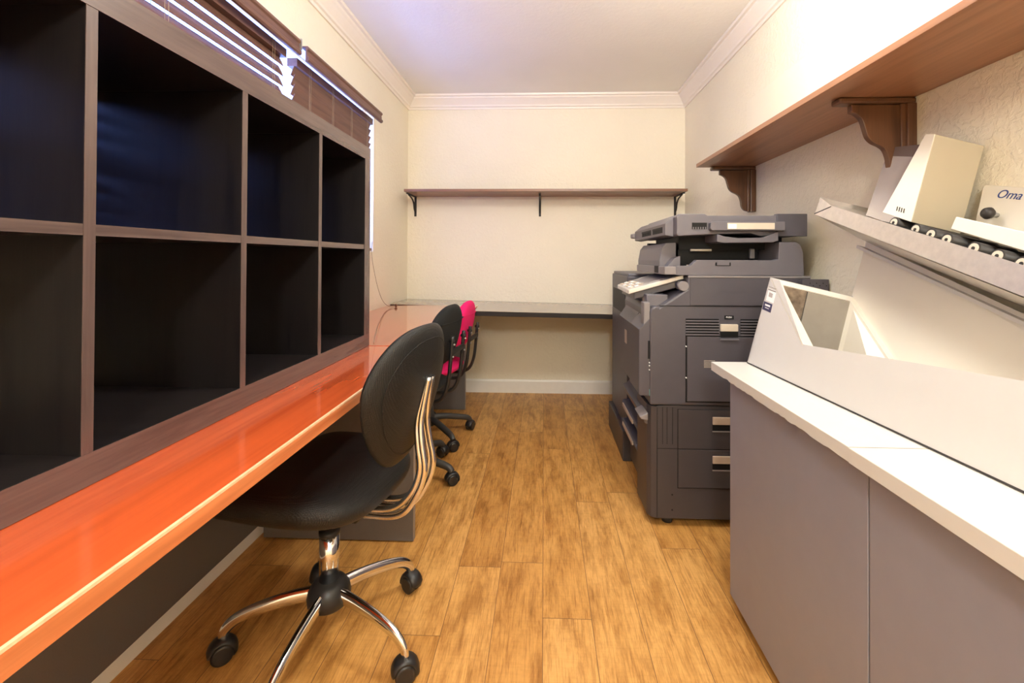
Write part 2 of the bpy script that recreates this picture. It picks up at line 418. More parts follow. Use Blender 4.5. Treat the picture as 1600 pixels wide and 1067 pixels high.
desk('long desk with glossy cherry red laminate top, under the dark cube bookcase', -.55, 1.745, 1.738, 'cherry')
desk('shorter cherry desk beyond the bookcase, in the corner behind the chairs', 1.755, 3.255, 3.24, 'cherry', px=-.575)
d2 = [o for o in COL.objects if o.name == 'desk.001'][0]
B('black').box(XL+.004-d2.location.x, FX-.004-d2.location.x, 1.7456-d2.location.y, 1.7549-d2.location.y, DZ-.028, DZ-.003).build('joint_shade', d2)  # black fill painting the shade inside the joint between the desks
# worktop across the back wall (slightly tilted down to the right)
t = thing('back_worktop', 'taupe worktop with a dark edge running along the back wall', 'worktop', (0, 3.3, DZ))
def zt(x): return -.006-.020*(x-(-.46))/1.0
top = [(-1.145, -.04), (-.49, -.04), (-.47, -.31), (.62, -.27), (1.145, -.27), (1.145, .375), (-1.145, .375)]
b = B('backtop'); b.prism([(x, y, zt(x)-.003) for x, y in top], [(x, y, zt(x)) for x, y in top]); b.build('worktop_surface', t)
b = B('backedge'); b.prism([(x, y, zt(x)-.034) for x, y in top], [(x, y, zt(x)-.003) for x, y in top]); b.build('edge_band', t)
B('graylam').box(1.10, 1.12, -.2, .36, -.765, zt(1.1)-.034).build('end_panel', t)

# ------------------------------------------------------------------ cube bookcase on the desk
BX = -.70; BD = .39; BY1 = 1.752; ZB = DZ+.001; BH = .79
t = thing('cube_bookcase', 'dark espresso open cube bookcase two cells high standing on the red desk', 'bookcase', (BX-BD/2, BY1-.75, ZB))
ox, oy = BX-BD/2, BY1-.75
def bb(name, m, x0, x1, y0, y1, z0, z1, mf=None):
    b = B(m).box(x0-ox, x1-.0012-ox, y0-oy, y1-oy, z0, z1)
    if mf: b.mat(mf).box(x1-.0012-ox, x1-ox, y0-oy, y1-oy, z0, z1)
    return b.build(name, t)
y_start = 1.703-.351*4+.0175-.05+.351-.351
yn = 1.702-.351*3-.335-.05
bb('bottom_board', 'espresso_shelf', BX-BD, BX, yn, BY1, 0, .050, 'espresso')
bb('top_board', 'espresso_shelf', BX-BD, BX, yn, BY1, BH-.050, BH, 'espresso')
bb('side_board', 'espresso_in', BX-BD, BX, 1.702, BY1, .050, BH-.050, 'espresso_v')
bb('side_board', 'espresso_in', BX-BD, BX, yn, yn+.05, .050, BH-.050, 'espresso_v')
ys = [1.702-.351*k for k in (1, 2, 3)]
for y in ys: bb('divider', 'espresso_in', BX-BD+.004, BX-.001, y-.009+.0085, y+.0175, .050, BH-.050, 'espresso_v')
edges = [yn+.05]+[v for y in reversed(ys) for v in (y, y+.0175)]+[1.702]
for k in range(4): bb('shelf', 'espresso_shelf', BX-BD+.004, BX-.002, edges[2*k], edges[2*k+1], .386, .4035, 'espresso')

# ------------------------------------------------------------------ wall shelves
t = thing('wall_shelf', 'long stained wooden shelf on the back wall, on thin black iron brackets', 'shelf', (0, YB, 1.63))
B('shelfwood_x').box(-1.087, 1.087, -.30, -.001, 0, .020).build('shelf_board', t, bevel=.002)
for x in (-1.082, -.035, 1.078):
    b = B('iron').box(x-.009, x+.009, -.006, -.001, -.165, -.001).box(x-.009, x+.009, -.235, -.001, -.006, -.001)
    b.tube(catmull([(x, -.004, -.135), (x, -.035, -.105), (x, -.055, -.06), (x, -.10, -.03), (x, -.19, -.008)], 6), .0055, 8, sx=1.3)
    b.cyl((x, -.010, -.152), (x, -.002, -.152), .004, 8)
    b.build('bracket', t)
t = thing('wall_shelf', 'deep stained wooden shelf high on the right wall, on carved wooden brackets', 'shelf', (XR, 1.1, 1.628))
B('shelfwood').box(-.312, -.001, -1.5, 1.395, 0, .020).build('shelf_board', t, bevel=.0015)
ogee = [(0, -.002), (-.232, -.002), (-.238, -.010), (-.232, -.020), (-.205, -.020), (-.205, -.044)]
curve = catmull([(-.205, -.044, 0), (-.188, -.050, 0), (-.170, -.066, 0), (-.160, -.094, 0), (-.150, -.122, 0), (-.132, -.140, 0), (-.108, -.151, 0), (-.092, -.164, 0), (-.082, -.190, 0), (-.077, -.220, 0), (-.062, -.240, 0), (-.040, -.247, 0)], 4)
prof_b = ogee+[(q.x, q.y) for q in curve[1:]]+[(0, -.247)]
for yc in (1.378, .335, -.70):
    br = B('bracketwood').ext([(x*.93-.001, z) for x, z in prof_b[4:]]+[(-.001, -.02)], 1, yc-.010, yc+.010).build('bracket', t, bevel=.002)
    b = B('bracketwood').box(-.236, -.001, yc-.022, yc+.022, -.019, -.001)
    b.build('bracket_cap', br, bevel=.005)
    B('bracketwood').box(-.030, -.001, yc-.024, yc+.024, -.250, -.019).box(-.044, -.001, yc-.016, yc+.016, -.244, -.019).build('back_strip', br, bevel=.003)

# ------------------------------------------------------------------ swivel chairs (local -x is the front of the seat)
def caster(parent, x, y, ang, chair=''):
    b = B('nylon'); c, s_ = math.cos(ang), math.sin(ang)
    d = Vector((c, s_, 0)); n = Vector((-s_, c, 0)); p0 = Vector((x, y, .027))
    for sd in (-1, 1):
        a = p0+n*sd*.006; e = p0+n*sd*.024
        b.tube([a, p0+n*sd*.021, e], [.027, .027, .021], 20)
    hood = [p0+d*(.030*math.cos(q))+Vector((0, 0, .030*math.sin(q))) for q in [k*(PI+.5)/11-.45 for k in range(12)]]
    b.tube(hood, [.006]+[.0085]*10+[.006], 10, sx=2.7, up=(c, s_, 0))
    b.cyl(p0+Vector((0, 0, .022)), p0+Vector((0, 0, .052)), .008, 12)
    return b.build('caster', parent)
def star(t, a0, R_, metal):
    for k in range(5):
        a = a0+k*2*PI/5; c, s_ = math.cos(a), math.sin(a)
        if metal:
            pth = catmull([(.035*c, .035*s_, .152), (.10*c, .10*s_, .147), (.18*c, .18*s_, .132), (.238*c, .238*s_, .112), (.268*c, .268*s_, .086), (.276*c, .276*s_, .060)], 5)
            lg = B('chrome').tube(pth, [.0215-.009*(i/(len(pth)-1)) for i in range(len(pth))], 14, sx=.66, up=(0, 0, 1)).build('leg', t)
        else:
            pth = catmull([(.030*c, .030*s_, .118), (.10*c, .10*s_, .116), (.20*c, .20*s_, .096), (.255*c, .255*s_, .082), (.276*c, .276*s_, .062)], 5)
            lg = B('nylon_mat').tube(pth, [.021-.005*(i/(len(pth)-1)) for i in range(len(pth))], 10, sx=.95, up=(0, 0, 1)).build('leg', t)
        caster(lg, .276*c, .276*s_, a+.8+k*.9)
def bend(x): return x

def mesh_chair():
    t = thing('office_chair', 'nearest swivel chair, black mesh seat and back on a shiny chrome star base', 'chair', (-.62, 1.27, 0), math.radians(-12))
    a0 = math.radians(-22+12)
    star(t, a0, .276, True)
    B('nylon').lathe([(.030, .116), (.050, .118), (.058, .126), (.060, .144), (.056, .164), (.044, .180), (.032, .187), (.020, .189)]).build('hub', t)
    g_ = B('chrome').lathe([(.0275, .185), (.0275, .322)], n=24).build('gas_column', t)
    B('nylon').lathe([(.0285, .316), (.0295, .320), (.0295, .330), (.018, .333)], n=24).build('collar', g_)
    B('chrome').cyl((0, 0, .330), (0, 0, .42), .013, 16).build('piston', g_)
    B('nylon').box(-.10, .14, -.075, .075, .405, .428).build('seat_plate', t, bevel=.006)
    B('nylon').tube(catmull([(-.02, .07, .41), (-.02, .15, .405), (-.03, .22, .395), (-.03, .25, .375)], 5), .006, 8).build('height_lever', t)
    def sf(u, v, q):
        x, y = u, v
        z = .472+q+.020*(y/.23)**2-.040*max(0, (-x-.08)/.15)**2-.006*(x/.22)**2
        w_ = 1-.10*max(0, x/.23)
        return (x-.035, y*w_, z)
    st = B('mesh').pad(.232, .240, .105, sf, ex=3.6).build('seat', t)
    sm = st.modifiers.new('s', 'SUBSURF'); sm.levels = 1; sm.render_levels = 1
    # backrest: v is height along the back, u is width
    H2 = .200
    def bf(u, v, q):
        f = (v+H2)/(2*H2)                                    # 0 bottom .. 1 top
        z = .545+f*.392
        x = .215+.015*math.sin(f*PI)+.085*f+.0
        wd = .50+.56*math.sin(min(1, f*1.25)*PI/2)-.16*max(0, f-.6)/.4
        x -= 0.95*(u*wd)**2
        return (x+q, u*wd, z-.02*q)
    bk = B('mesh').pad(.205, H2, .052, bf, ex=2.8).build('backrest', t)
    sm = bk.modifiers.new('s', 'SUBSURF'); sm.levels = 1; sm.render_levels = 1
    # seam stitched round the shell, on the rear face
    rear = []
    for k in range(60):
        an = 2*PI*k/60; c, q = math.cos(an), math.sin(an); r = .80
        u = math.copysign(abs(c)**(2/2.5), c)*.205*r; v = math.copysign(abs(q)**(2/2.5), q)*H2*r
        rear.append(bf(u, v, .0263*max(0, 1-r**5)**.5))
    B('mesh').tube(rear, .0011, 6, closed=True).build('seam', bk)
    # chrome double bars from under the seat up the back
    for y in (-.028, .028):
        for dx in (0, .017):
            pth = catmull([(.05, y, .425-dx), (.15, y, .424-dx), (.228+dx, y, .440-dx), (.278+dx, y, .488), (.300+dx*.8, y*.9, .550), (.292+dx*.7, y*.8, .615), (.288+dx*.6, y*.65, .67), (.298+dx*.4, y*.45, .725), (.3165, y*.25, .795)], 7)
            B('chrome').tube(pth, .0088, 12).build('back_bar', t)
    return t
mesh_chair()

def tube_chair(label, loc, rot, a0, mat, zt_, zs, w2=.19):
    t = thing('office_chair', label, 'chair', loc, rot)
    star(t, a0-rot, .276, False)
    B('nylon_mat').lathe([(.022, .070), (.040, .076), (.045, .120), (.036, .150), (.030, .200), (.028, .330), (.020, .335)]).build('hub', t)
    B('nylon').cyl((0, 0, .33), (0, 0, zs-.03), .014, 14).build('gas_column', t)
    B('nylon').box(-.11, .13, -.08, .08, zs-.045, zs-.022).build('seat_plate', t, bevel=.005)
    def sf(u, v, q): return (u-.01, v, zs+.012+q-.03*max(0, (-u-.08)/.15)**2)
    st = B(mat).pad(.215, .215, .066, sf, ex=3.2).build('seat', t)
    H2 = (zt_-(zs+.125))/2; zc = zt_-H2
    def bf(u, v, q):
        f = (v+H2)/(2*H2)
        x = .205+.055*f+.010*math.sin(f*PI)-.7*u*u
        roll = .5*max(0, f-.72)
        wd = .86+.18*math.sin(min(1, f*1.1)*PI/2)-.30*max(0, f-.75)/.25
        return (x+q*(1+roll*1.2), u*wd, zc+v)
    bk = B(mat).pad(w2, H2, .058, bf, ex=3.0).build('backrest', t)
    # padded top roll seam
    B(mat).tube([bf(u/10*w2*.82, H2*.45, .027) for u in range(-10, 11)], .0035, 6).build('seam', bk)
    fr = B('nylon')
    for y in (-.085, .085):
        fr.tube(catmull([(.06, y*.8, zs-.040), (.17, y*.9, zs-.042), (.235, y, zs-.020), (.268, y, zs+.05), (.282, y, zs+.16), (.292, y, zt_-.145)], 7), .0095, 10)
        fr.cyl((.276, y, zt_-.17), (.302, y, zt_-.17), .008, 8)
    fr.box(.286, .296, -.088, .088, zt_-.235, zt_-.210)
    fr.build('back_frame', t, )
    for y in (-.085, .085):
        for dz in (.185, .245): B('metal').cyl((.292, y, zt_-dz), (.3045-.10*(dz-.185), y, zt_-dz), .0045, 8).build('bolt', t)
    return t
tube_chair('black fabric swivel chair with black tube frame, middle one of the three', (-.717, 2.247, 0), math.radians(-8), math.radians(-15), 'blackfab', .885, .455)
tube_chair('bright pink fabric swivel chair, farthest from the viewer', (-.72, 2.743, 0), math.radians(-6), math.radians(28), 'pinkfab', .855, .435, .16)

# ------------------------------------------------------------------ cabinets and counter on the right
CX0 = .604; CZ = .735
def cabinet(label, y0, y1):
    t = thing('storage_cabinet', label, 'cabinet', ((CX0+XR)/2, (y0+y1)/2, 0)); ox, oy = t.location.x, t.location.y
    B('cabgrey').box(CX0+.019-ox, XR-.02-ox, y0-oy, y1-oy, .040, CZ).build('carcass', t)
    B('black').box(CX0+.055-ox, XR-.03-ox, y0+.03-oy, y1-.01-oy, 0, .040).build('plinth', t)
    B('cabgrey').box(CX0-ox, CX0+.0175-ox, y0+.002-oy, y1-.001-oy, .040, CZ-.001).build('door', t, bevel=.001)
    return t
cabinet('grey cabinet under the white counter, the one beside the copier', .846, 1.457)
cabinet('grey cabinet under the white counter, the one nearest the viewer', .232, .844)
def countertop(label, y0, y1, x0, worn):
    t = thing('countertop', label, 'countertop', ((x0+XR)/2, (y0+y1)/2, CZ+.001)); ox, oy = t.location.x, t.location.y
    b = B('counter'); n = 46; zz = .0285
    # front edge with chipped lower corner
    rnd = random.Random(5 if worn else 9)
    loops = []
    chips = []
    for i in range(n+1):
        chips.append(max(0, rnd.random()-.45)*.006 if (worn and 8 < i < 40) or i in (3, 4) else 0)
    for i in range(n+1):
        y = y0+(y1-y0)*i/n-oy; ch = chips[i]
        loops.append([b.bm.verts.new(q) for q in ((x0-ox, y, ch), (x0-ox, y, zz-.001), (x0+.001-ox, y, zz), (XR-.004-ox, y, zz), (XR-.004-ox, y, 0), (x0+.004+ch-ox, y, 0))])
    for a, c in zip(loops, loops[1:]):
        for k in range(6): b._f([a[k], a[(k+1) % 6], c[(k+1) % 6], c[k]])
    b._f(loops[0][::-1]); b._f(loops[-1])
    b.build('worktop', t)
    return t
tA = countertop('white laminate countertop piece with a chipped edge, beside the copier', .860, 1.548, .578, True)
tag(tA, 'white laminate countertop piece with a chipped edge, beside the copier')
tB = countertop('white laminate countertop piece nearest the viewer, past the joint', .22, .8570, .576, False)
B('seam').box(.579-tB.location.x, XR-.01-tB.location.x, .8571-tB.location.y, .8599-tB.location.y, .002, .0283).build('joint_filler', tB)

# ------------------------------------------------------------------ mail opening machine, leaning back on the counter
Rz = Matrix.Rotation(math.radians(2.6), 3, 'Z'); la = math.radians(13)
vU = Rz @ Vector((0, -1, 0)); vV = Rz @ Vector((math.sin(la), 0, math.cos(la))); vW = Rz @ Vector((math.cos(la), 0, -math.sin(la)))
MO = Vector((.692, 1.531, CZ+.0305))
mach = thing('mail_opening_machine', 'large white letter opening machine with a stainless tray on the white counter', 'office machine', MO)
def m(u, v, w_, clampz=True):
    p_ = vU*u+vV*v+vW*w_
    if clampz and p_.z < 0: p_.z = 0.0
    return tuple(p_)
def mprism(name, mat, pts, w0, w1, parent=mach, bevel=0, b=None, clamp=True):
    bb_ = b or B(mat)
    if b: b.mat(mat)
    bb_.prism([m(u, v, w0, clamp) for u, v in pts], [m(u, v, w1, clamp) for u, v in pts])
    return bb_ if b else bb_.build(name, parent, bevel=bevel)
E_ = 1.02
# front panel (sheet metal skin)
fp = [(0, 0), (.021, .300), (.080, .292), (.257, .117), (.295, .120), (.802, .166), (E_, .185), (E_, 0)]
mprism('front_panel', 'mach', fp, 0, .006)
b = B('rubber'); b.prism([m(.0, 0, .0012), m(.0, .0035, .0012), m(.0, .0035, -.0012), m(.0, 0, -.0012)], [m(E_, 0, .0012), m(E_, .0035, .0012), m(E_, .0035, -.0012), m(E_, 0, -.0012)]); b.build('base_seam', mach)  # thin dark strip drawing the seam between panel and counter
# back panel, from the counter up to the tray
def trayv(u): return .500-.348*u
mprism('back_panel', 'mach_b', [(.021, 0), (.021, .492), (E_, trayv(E_)-.018), (E_, 0)], .290, .296)
B('mach').prism([m(.021, trayv(.02)-.030, .262), m(.021, trayv(.02)-.020, .262), m(.021, trayv(.02)-.020, .292), m(.021, trayv(.02)-.030, .292)],
                [m(E_, trayv(E_)-.030, .262), m(E_, trayv(E_)-.020, .262), m(E_, trayv(E_)-.020, .292), m(E_, trayv(E_)-.030, .292)]).build('tray_support', mach)
# far end skin, near end skin
b = B('mach'); b.prism([m(0, 0, .0), m(.021, .300, .0), m(.021, .300, .296), m(0, 0, .296)], [m(.006, 0, .0), m(.027, .300, .0), m(.027, .300, .296), m(.006, 0, .296)]); b.build('end_panel', mach)
b = B('mach'); b.prism([m(E_-.006, 0, .0), m(E_-.006, .185, .0), m(E_-.006, .14, .296), m(E_-.006, 0, .296)], [m(E_, 0, 0), m(E_, .185, 0), m(E_, .14, .296), m(E_, 0, .296)]); b.build('end_panel', mach)
# sloping hopper frame: plane from (u .021, v .300) to (u .257, v .117)
u0, v0, u1, v1 = .027, .2985, .262, .116
dl = math.hypot(u1-u0, v1-v0); nu, nv = (v0-v1)/dl, (u1-u0)/dl       # plate normal (outwards)
def hp(s_, w_, d=0): return m(u0+(u1-u0)*s_-nu*d*-1*-1, v0+(v1-v0)*s_-nv*d, w_)
def plate(b, s0, s1, w0, w1, d0=0, d1=.005):
    return b.prism([hp(s0, w0, d0), hp(s1, w0, d0), hp(s1, w1, d0), hp(s0, w1, d0)], [hp(s0, w0, d1), hp(s1, w0, d1), hp(s1, w1, d1), hp(s0, w1, d1)])
b = B('mach_b'); plate(b, 0, 1.0, .0, .030); plate(b, 0, 1.0, .262, .291); plate(b, 0, .085, .030, .262); plate(b, .985, 1.0, .030, .262)
b.build('hopper_frame', mach)
# hopper liner walls going into the body
b = B('smoke')
def hw(s_, w_, d): 
    q = vU*(u0+(u1-u0)*s_)+vV*(v0+(v1-v0)*s_-d)+vW*w_
    if q.z < .003: q.z = .003
    return tuple(q)
D1 = .11
b.prism([hw(.085, .030, .004), hw(.085, .116, .004), hw(.085, .116, .24), hw(.085, .030, .24)], [hw(.070, .030, .004), hw(.070, .116, .004), hw(.070, .116, .24), hw(.070, .030, .24)])
b.mat('liner').prism([hw(.088, .119, .004), hw(.088, .262, .004), hw(.088, .262, .24), hw(.088, .119, .24)], [hw(.070, .119, .004), hw(.070, .262, .004), hw(.070, .262, .24), hw(.070, .119, .24)])
b.mat('black').prism([hw(.080, .114, .004), hw(.080, .121, .004), hw(.080, .121, .24), hw(.080, .114, .24)], [hw(.070, .114, .004), hw(.070, .121, .004), hw(.070, .121, .24), hw(.070, .114, .24)])
b.mat('mach_b').prism([hw(.085, .262, .004), hw(.985, .262, .004), hw(.985, .262, .24), hw(.085, .262, .24)], [hw(.085, .266, .004), hw(.985, .266, .004), hw(.985, .266, .24), hw(.085, .266, .24)])
b.mat('smoke').prism([hw(.07, .03, .235), hw(.985, .03, .235), hw(.985, .262, .235), hw(.07, .262, .235)], [hw(.07, .03, .24), hw(.985, .03, .24), hw(.985, .262, .24), hw(.07, .262, .24)])
b.build('hopper_liner', mach)
# deck between front panel and back panel on the near side
def deckv(u): return .117+(u-.262)*.085
b = B('mach_b'); b.prism([m(.262, .100, .006), m(.262, .105, .006), m(.262, .105, .290), m(.262, .100, .290)], [m(E_-.006, .150, .006), m(E_-.006, .155, .006), m(E_-.006, .13, .290), m(E_-.006, .125, .290)]); b.build('deck', mach)
# stainless tray
fr = [(.018, .542), (.028, .600), (.095, .562), (.70, .368), (E_, .262), (E_, .200), (.70, .312)]
tr = mprism('tray', 'stain', fr, .100, .103, clamp=False)
b = B('stain')
def tv(u): return .562-.3345*(u-.095)
b.prism([m(.095, tv(.095)-.016, .103), m(.095, tv(.095)-.013, .103), m(.095, tv(.095)-.013, .322), m(.095, tv(.095)-.016, .322)],
        [m(E_, tv(E_)-.016, .103), m(E_, tv(E_)-.013, .103), m(E_, tv(E_)-.013, .322), m(E_, tv(E_)-.016, .322)])
b.prism([m(.095, tv(.095)-.016, .103), m(.095, tv(.095)-.013, .103), m(.095, tv(.095)-.013, .322), m(.095, tv(.095)-.016, .322)],
        [m(.026, .585, .103), m(.026, .588, .103), m(.026, .588, .322), m(.026, .585, .322)])
b.prism([m(.018, .542, .100), m(.021, .542, .100), m(.021, .542, .322), m(.018, .542, .322)], [m(.028, .600, .100), m(.031, .600, .100), m(.031, .600, .322), m(.028, .600, .322)])
b.build('tray_bed', mach)
b = B('stain')                                                          # hull-shaped underside
b.prism([m(.018, .542, .101), m(.018, .542, .104), m(.021, .497, .290), m(.021, .492, .290)], [m(E_, .200, .101), m(E_, .200, .104), m(E_, .160, .290), m(E_, .156, .290)])
b.build('tray_underside', mach)
b = B('black'); b.prism([m(.0178, .5425, .0992), m(.0178, .5450, .0992), m(.0178, .5450, .1002), m(.0178, .5425, .1002)], [m(.094, .5585, .0992), m(.094, .5612, .0992), m(.094, .5612, .1002), m(.094, .5585, .1002)])
b.build('tray_fold', tr)
# rollers along the tray
for u in (.291, .364, .411, .456, .524, .577, .626, .69, .75, .81, .87):
    r = B('rubber'); c0 = Vector(m(u, tv(u)+.006, .150)); c1 = Vector(m(u, tv(u)+.006, .310))
    r.cyl(c0, c1, .0155, 20)
    r.mat('cream').cyl(c0-vW*.001, c0+vW*.002, .0115, 18); r.mat('rubber').cyl(c0-vW*.002, c0+vW*.001, .004, 12)
    r.build('roller', mach)
b = B('black'); b.prism([m(.27, tv(.27)-.012, .135), m(.27, tv(.27)+.002, .135), m(.27, tv(.27)+.002, .315), m(.27, tv(.27)-.012, .315)], [m(.98, tv(.98)-.012, .135), m(.98, tv(.98)+.002, .135), m(.98, tv(.98)+.002, .315), m(.98, tv(.98)-.012, .315)])
b.build('roller_bed', mach)
# feeder housing: aisle face kept bright, shade put into the beige of the rest
b = B('mach_b')
WB0, WB1 = .150, .285
A = [(.243, .537), (.345, .500), (.357, .735), (.329, .743)]
b.prism([m(u, v, WB0) for u, v in A], [m(u, v, WB0+.003) for u, v in A])
b.mat('beige').prism([m(u, v, WB0+.003) for u, v in A], [m(u, v, WB1) for u, v in A])
fh = b.build('feeder_housing', mach, bevel=.001)
b = B('rubber')
for k in range(4): 
    u = .292+.008*k; b.box(-.0015, .0015, -.006, .006, -.0003, .0003, Matrix.Translation(Vector(m(u, .538-.36*(u-.292)+.004, WB0-.0006))) @ Matrix(((vU.x, vV.x, vW.x, 0), (vU.y, vV.y, vW.y, 0), (vU.z, vV.z, vW.z, 0), (0, 0, 0, 1))))
b.build('vent_marks', fh)
# grey acrylic guard behind the housing
G1 = [(.067, .566), (.097, .758), (.300, .705), (.300, .485)]; G2 = [(.097, .758), (.104, .776), (.116, .782), (.300, .750), (.300, .705)]
b = B('acryl'); b.prism([m(u, v, .235) for u, v in G1], [m(u, v, .241) for u, v in G1]); gd = b.build('guard', mach)
b = B('acryl_d'); b.prism([m(u, v, .235) for u, v in G2], [m(u, v, .241) for u, v in G2]); b.build('guard_edge', gd)
# right-hand control plate with the name on it and the black knob
b = B('mach_b')
MM = Matrix(((vU.x, vV.x, vW.x, 0), (vU.y, vV.y, vW.y, 0), (vU.z, vV.z, vW.z, 0), (0, 0, 0, 1)))
CPW = .300
PL = [(.362, .530), (.362, .625), (.368, .632), (.74, .545), (.74, .370)]
b.prism([m(u, v, CPW) for u, v in PL], [m(u, v, CPW+.018) for u, v in PL]); cp_ = b.build('control_plate', mach, bevel=.0015)
tx = MM @ Matrix.Translation((0, 0, CPW-.0006)) @ Matrix(((1, 0, 0, 0), (0, 1, 0, 0), (0, 0, -1, 0), (0, 0, 0, 1)))
tm = Matrix(((vU.x, vV.x, -vW.x, 0), (vU.y, vV.y, -vW.y, 0), (vU.z, vV.z, -vW.z, 0), (0, 0, 0, 1)))
p0 = Vector(m(.398, .588, CPW-.0005)); tm2 = Matrix.Translation(p0) @ tm @ Matrix.Rotation(math.radians(-13), 4, 'Z')
text_mesh('name_lettering', 'Oma', .030, 'navytext', tm2, cp_, .25)
kb = B('rubber'); kc = Vector(m(.400, .575, CPW))
def knob_prof(base, axis, pts, mat, name, parent):
    b_ = B(mat); b_.tube([base+axis*d for d, r in pts], [r for d, r in pts], 18); return b_.build(name, parent)
knob_prof(Vector(m(.414, .546, CPW-.001)), -vW, [(0, .006), (.018, .006)], 'metal', 'knob_stem', cp_)
knob_prof(Vector(m(.414, .546, CPW-.014)), -vW, [(0, .006), (.003, .012), (.010, .0155), (.018, .0125), (.022, .005)], 'rubber', 'knob', cp_)
# low white cover in front of the plate
LC = [(.443, .472), (.450, .502), (.95, .350), (.95, .298)]
b = B('mach_b'); b.prism([m(u, v+.006, .165) for u, v in LC], [m(u, v+.006, .275) for u, v in LC]); b.build('low_cover', mach, bevel=.002)
# stickers on the front panel
def sticker(mat, ua, ub, va, vb, name, sh=0, parent=mach, w_=-.0006, w2=-.0001):
    b = B(mat); q = [(ua, va), (ub, va-sh), (ub, vb-sh), (ua, vb)]
    b.prism([m(u, v, w_) for u, v in q], [m(u, v, w2) for u, v in q]); return b.build(name, parent)
s1 = sticker('white', .028, .074, .222, .262, 'barcode_sticker', .006)
sticker('acryl_d', .028, .074, .258, .261, 'sticker_bar', .006, s1, -.0009, -.0006)
sticker('acryl', .038, .060, .236, .250, 'printed_mark', .004, s1, -.0009, -.0006)
s2 = sticker('navy', .018, .070, .190, .218, 'dark_sticker', .006)
sticker('white', .029, .060, .204, .210, 'printed_line', .003, s2, -.0009, -.0006)
sticker('white', .032, .056, .197, .199, 'printed_line', .003, s2, -.0009, -.0006)
sticker('acryl_d', .028, .072, .268, .2695, 'scratch_line', .006)

# ------------------------------------------------------------------ the copier
Y0 = 1.87
cop = thing('office_copier', 'tall dark grey multifunction office copier standing against the right wall', 'copier', (.78, 2.16, 0))
OX, OY = .78, 2.16
def cb(name, mat, x0, x1, y0, y1, z0, z1, parent=cop, bevel=.004, seg=2):
    return B(mat).box(x0-OX, x1-OX, y0-OY, y1-OY, z0, z1).build(name, parent, bevel=bevel, seg=seg)
def ce(name, mat, pts, y0, y1, parent=cop, bevel=.003):
    return B(mat).ext([(x-OX, z) for x, z in pts], 1, y0-OY, y1-OY).build(name, parent, bevel=bevel)
# lower cabinet
low = cb('lower_cabinet', 'cop_low', .475, 1.10, Y0, 2.44, .035, .505, bevel=.003)
B('cop_low').prism([(x-OX, y-OY, .035) for x, y in ((.475, Y0), (.452, Y0+.012), (.440, Y0+.035), (.435, 2.07), (.475, 2.07))],
                   [(x-OX, y-OY, .500) for x, y in ((.475, Y0), (.452, Y0+.012), (.440, Y0+.035), (.435, 2.07), (.475, 2.07))]).build('front_column', low, bevel=.002)
cb('side_cover', 'cop_low', .562, 1.02, Y0-.004, Y0+.004, .328, .490, low, .0015)
cb('side_cover', 'cop_low', .562, 1.02, Y0-.004, Y0+.004, .166, .324, low, .0015)
for z in (.431, .270):
    h = cb('side_handle', 'tan', .702, .812, Y0-.010, Y0-.002, z, z+.031, low, .002)
    cb('handle_recess', 'cop_d', .702, .812, Y0-.0052, Y0-.003, z-.026, z-.001, h, 0)
    cb('handle_lip', 'cop_l', .702, .812, Y0-.007, Y0-.003, z-.031, z-.026, h, 0)
for x in (.497, .515, .538): B('cop_d').box(x-OX, x+.002-OX, Y0-.0012-OY, Y0+.001-OY, .345, .498).build('panel_gap', low)
B('cop_d').box(.476-OX, .562-OX, Y0-.001-OY, Y0+.001-OY, .3255, .3275).build('panel_gap', low)
B('cop_d').box(.4745-OX, .4765-OX, Y0-.0012-OY, Y0+.001-OY, .040, .498).build('panel_gap', low)
for z0, z1 in ((.326, .492), (.163, .3255)): B('cop_d').box(.5595-OX, 1.022-OX, Y0-.0010-OY, Y0+.001-OY, z0, z1).build('cover_gap', low)
for z in (.135, .072): B('cop_d').cyl((.538-OX, Y0-.001-OY, z), (.538-OX, Y0-OY+.001, z), .0035, 8).build('screw_hole', low)
for x, y in ((.53, 1.92), (1.05, 1.92), (.53, 2.38), (1.05, 2.38)):
    B('rubber').cyl((x-OX, y-OY, 0), (x-OX, y-OY, .036), .022, 16).build('foot', cop)
# paper drawers on the front
for k, z in enumerate((.345, .245)):
    d_ = B('cop').ext([(.476-OX, z-.045), (.440-OX, z-.030), (.425-OX, z), (.432-OX, z+.012), (.476-OX, z+.012)], 1, 2.075-OY, 2.425-OY).build('paper_drawer', cop, bevel=.003)
    B('tan').box(.4205-OX, .427-OX, 2.12-OY, 2.38-OY, z-.012, z+.006).build('drawer_handle', d_, bevel=.001)
cb('drawer_gap', 'cop_d', .468, .474, 2.075, 2.43, .19, .51, low, 0)
ce('tray_guide', 'cop', [(.476, .40), (.430, .42), (.418, .455), (.440, .465), (.476, .50)], Y0+.03, 2.36, cop)
ce('tray_guide_tip', 'cop_l', [(.440, .437), (.412, .443), (.405, .452), (.440, .470)], Y0+.01, Y0+.12, cop)
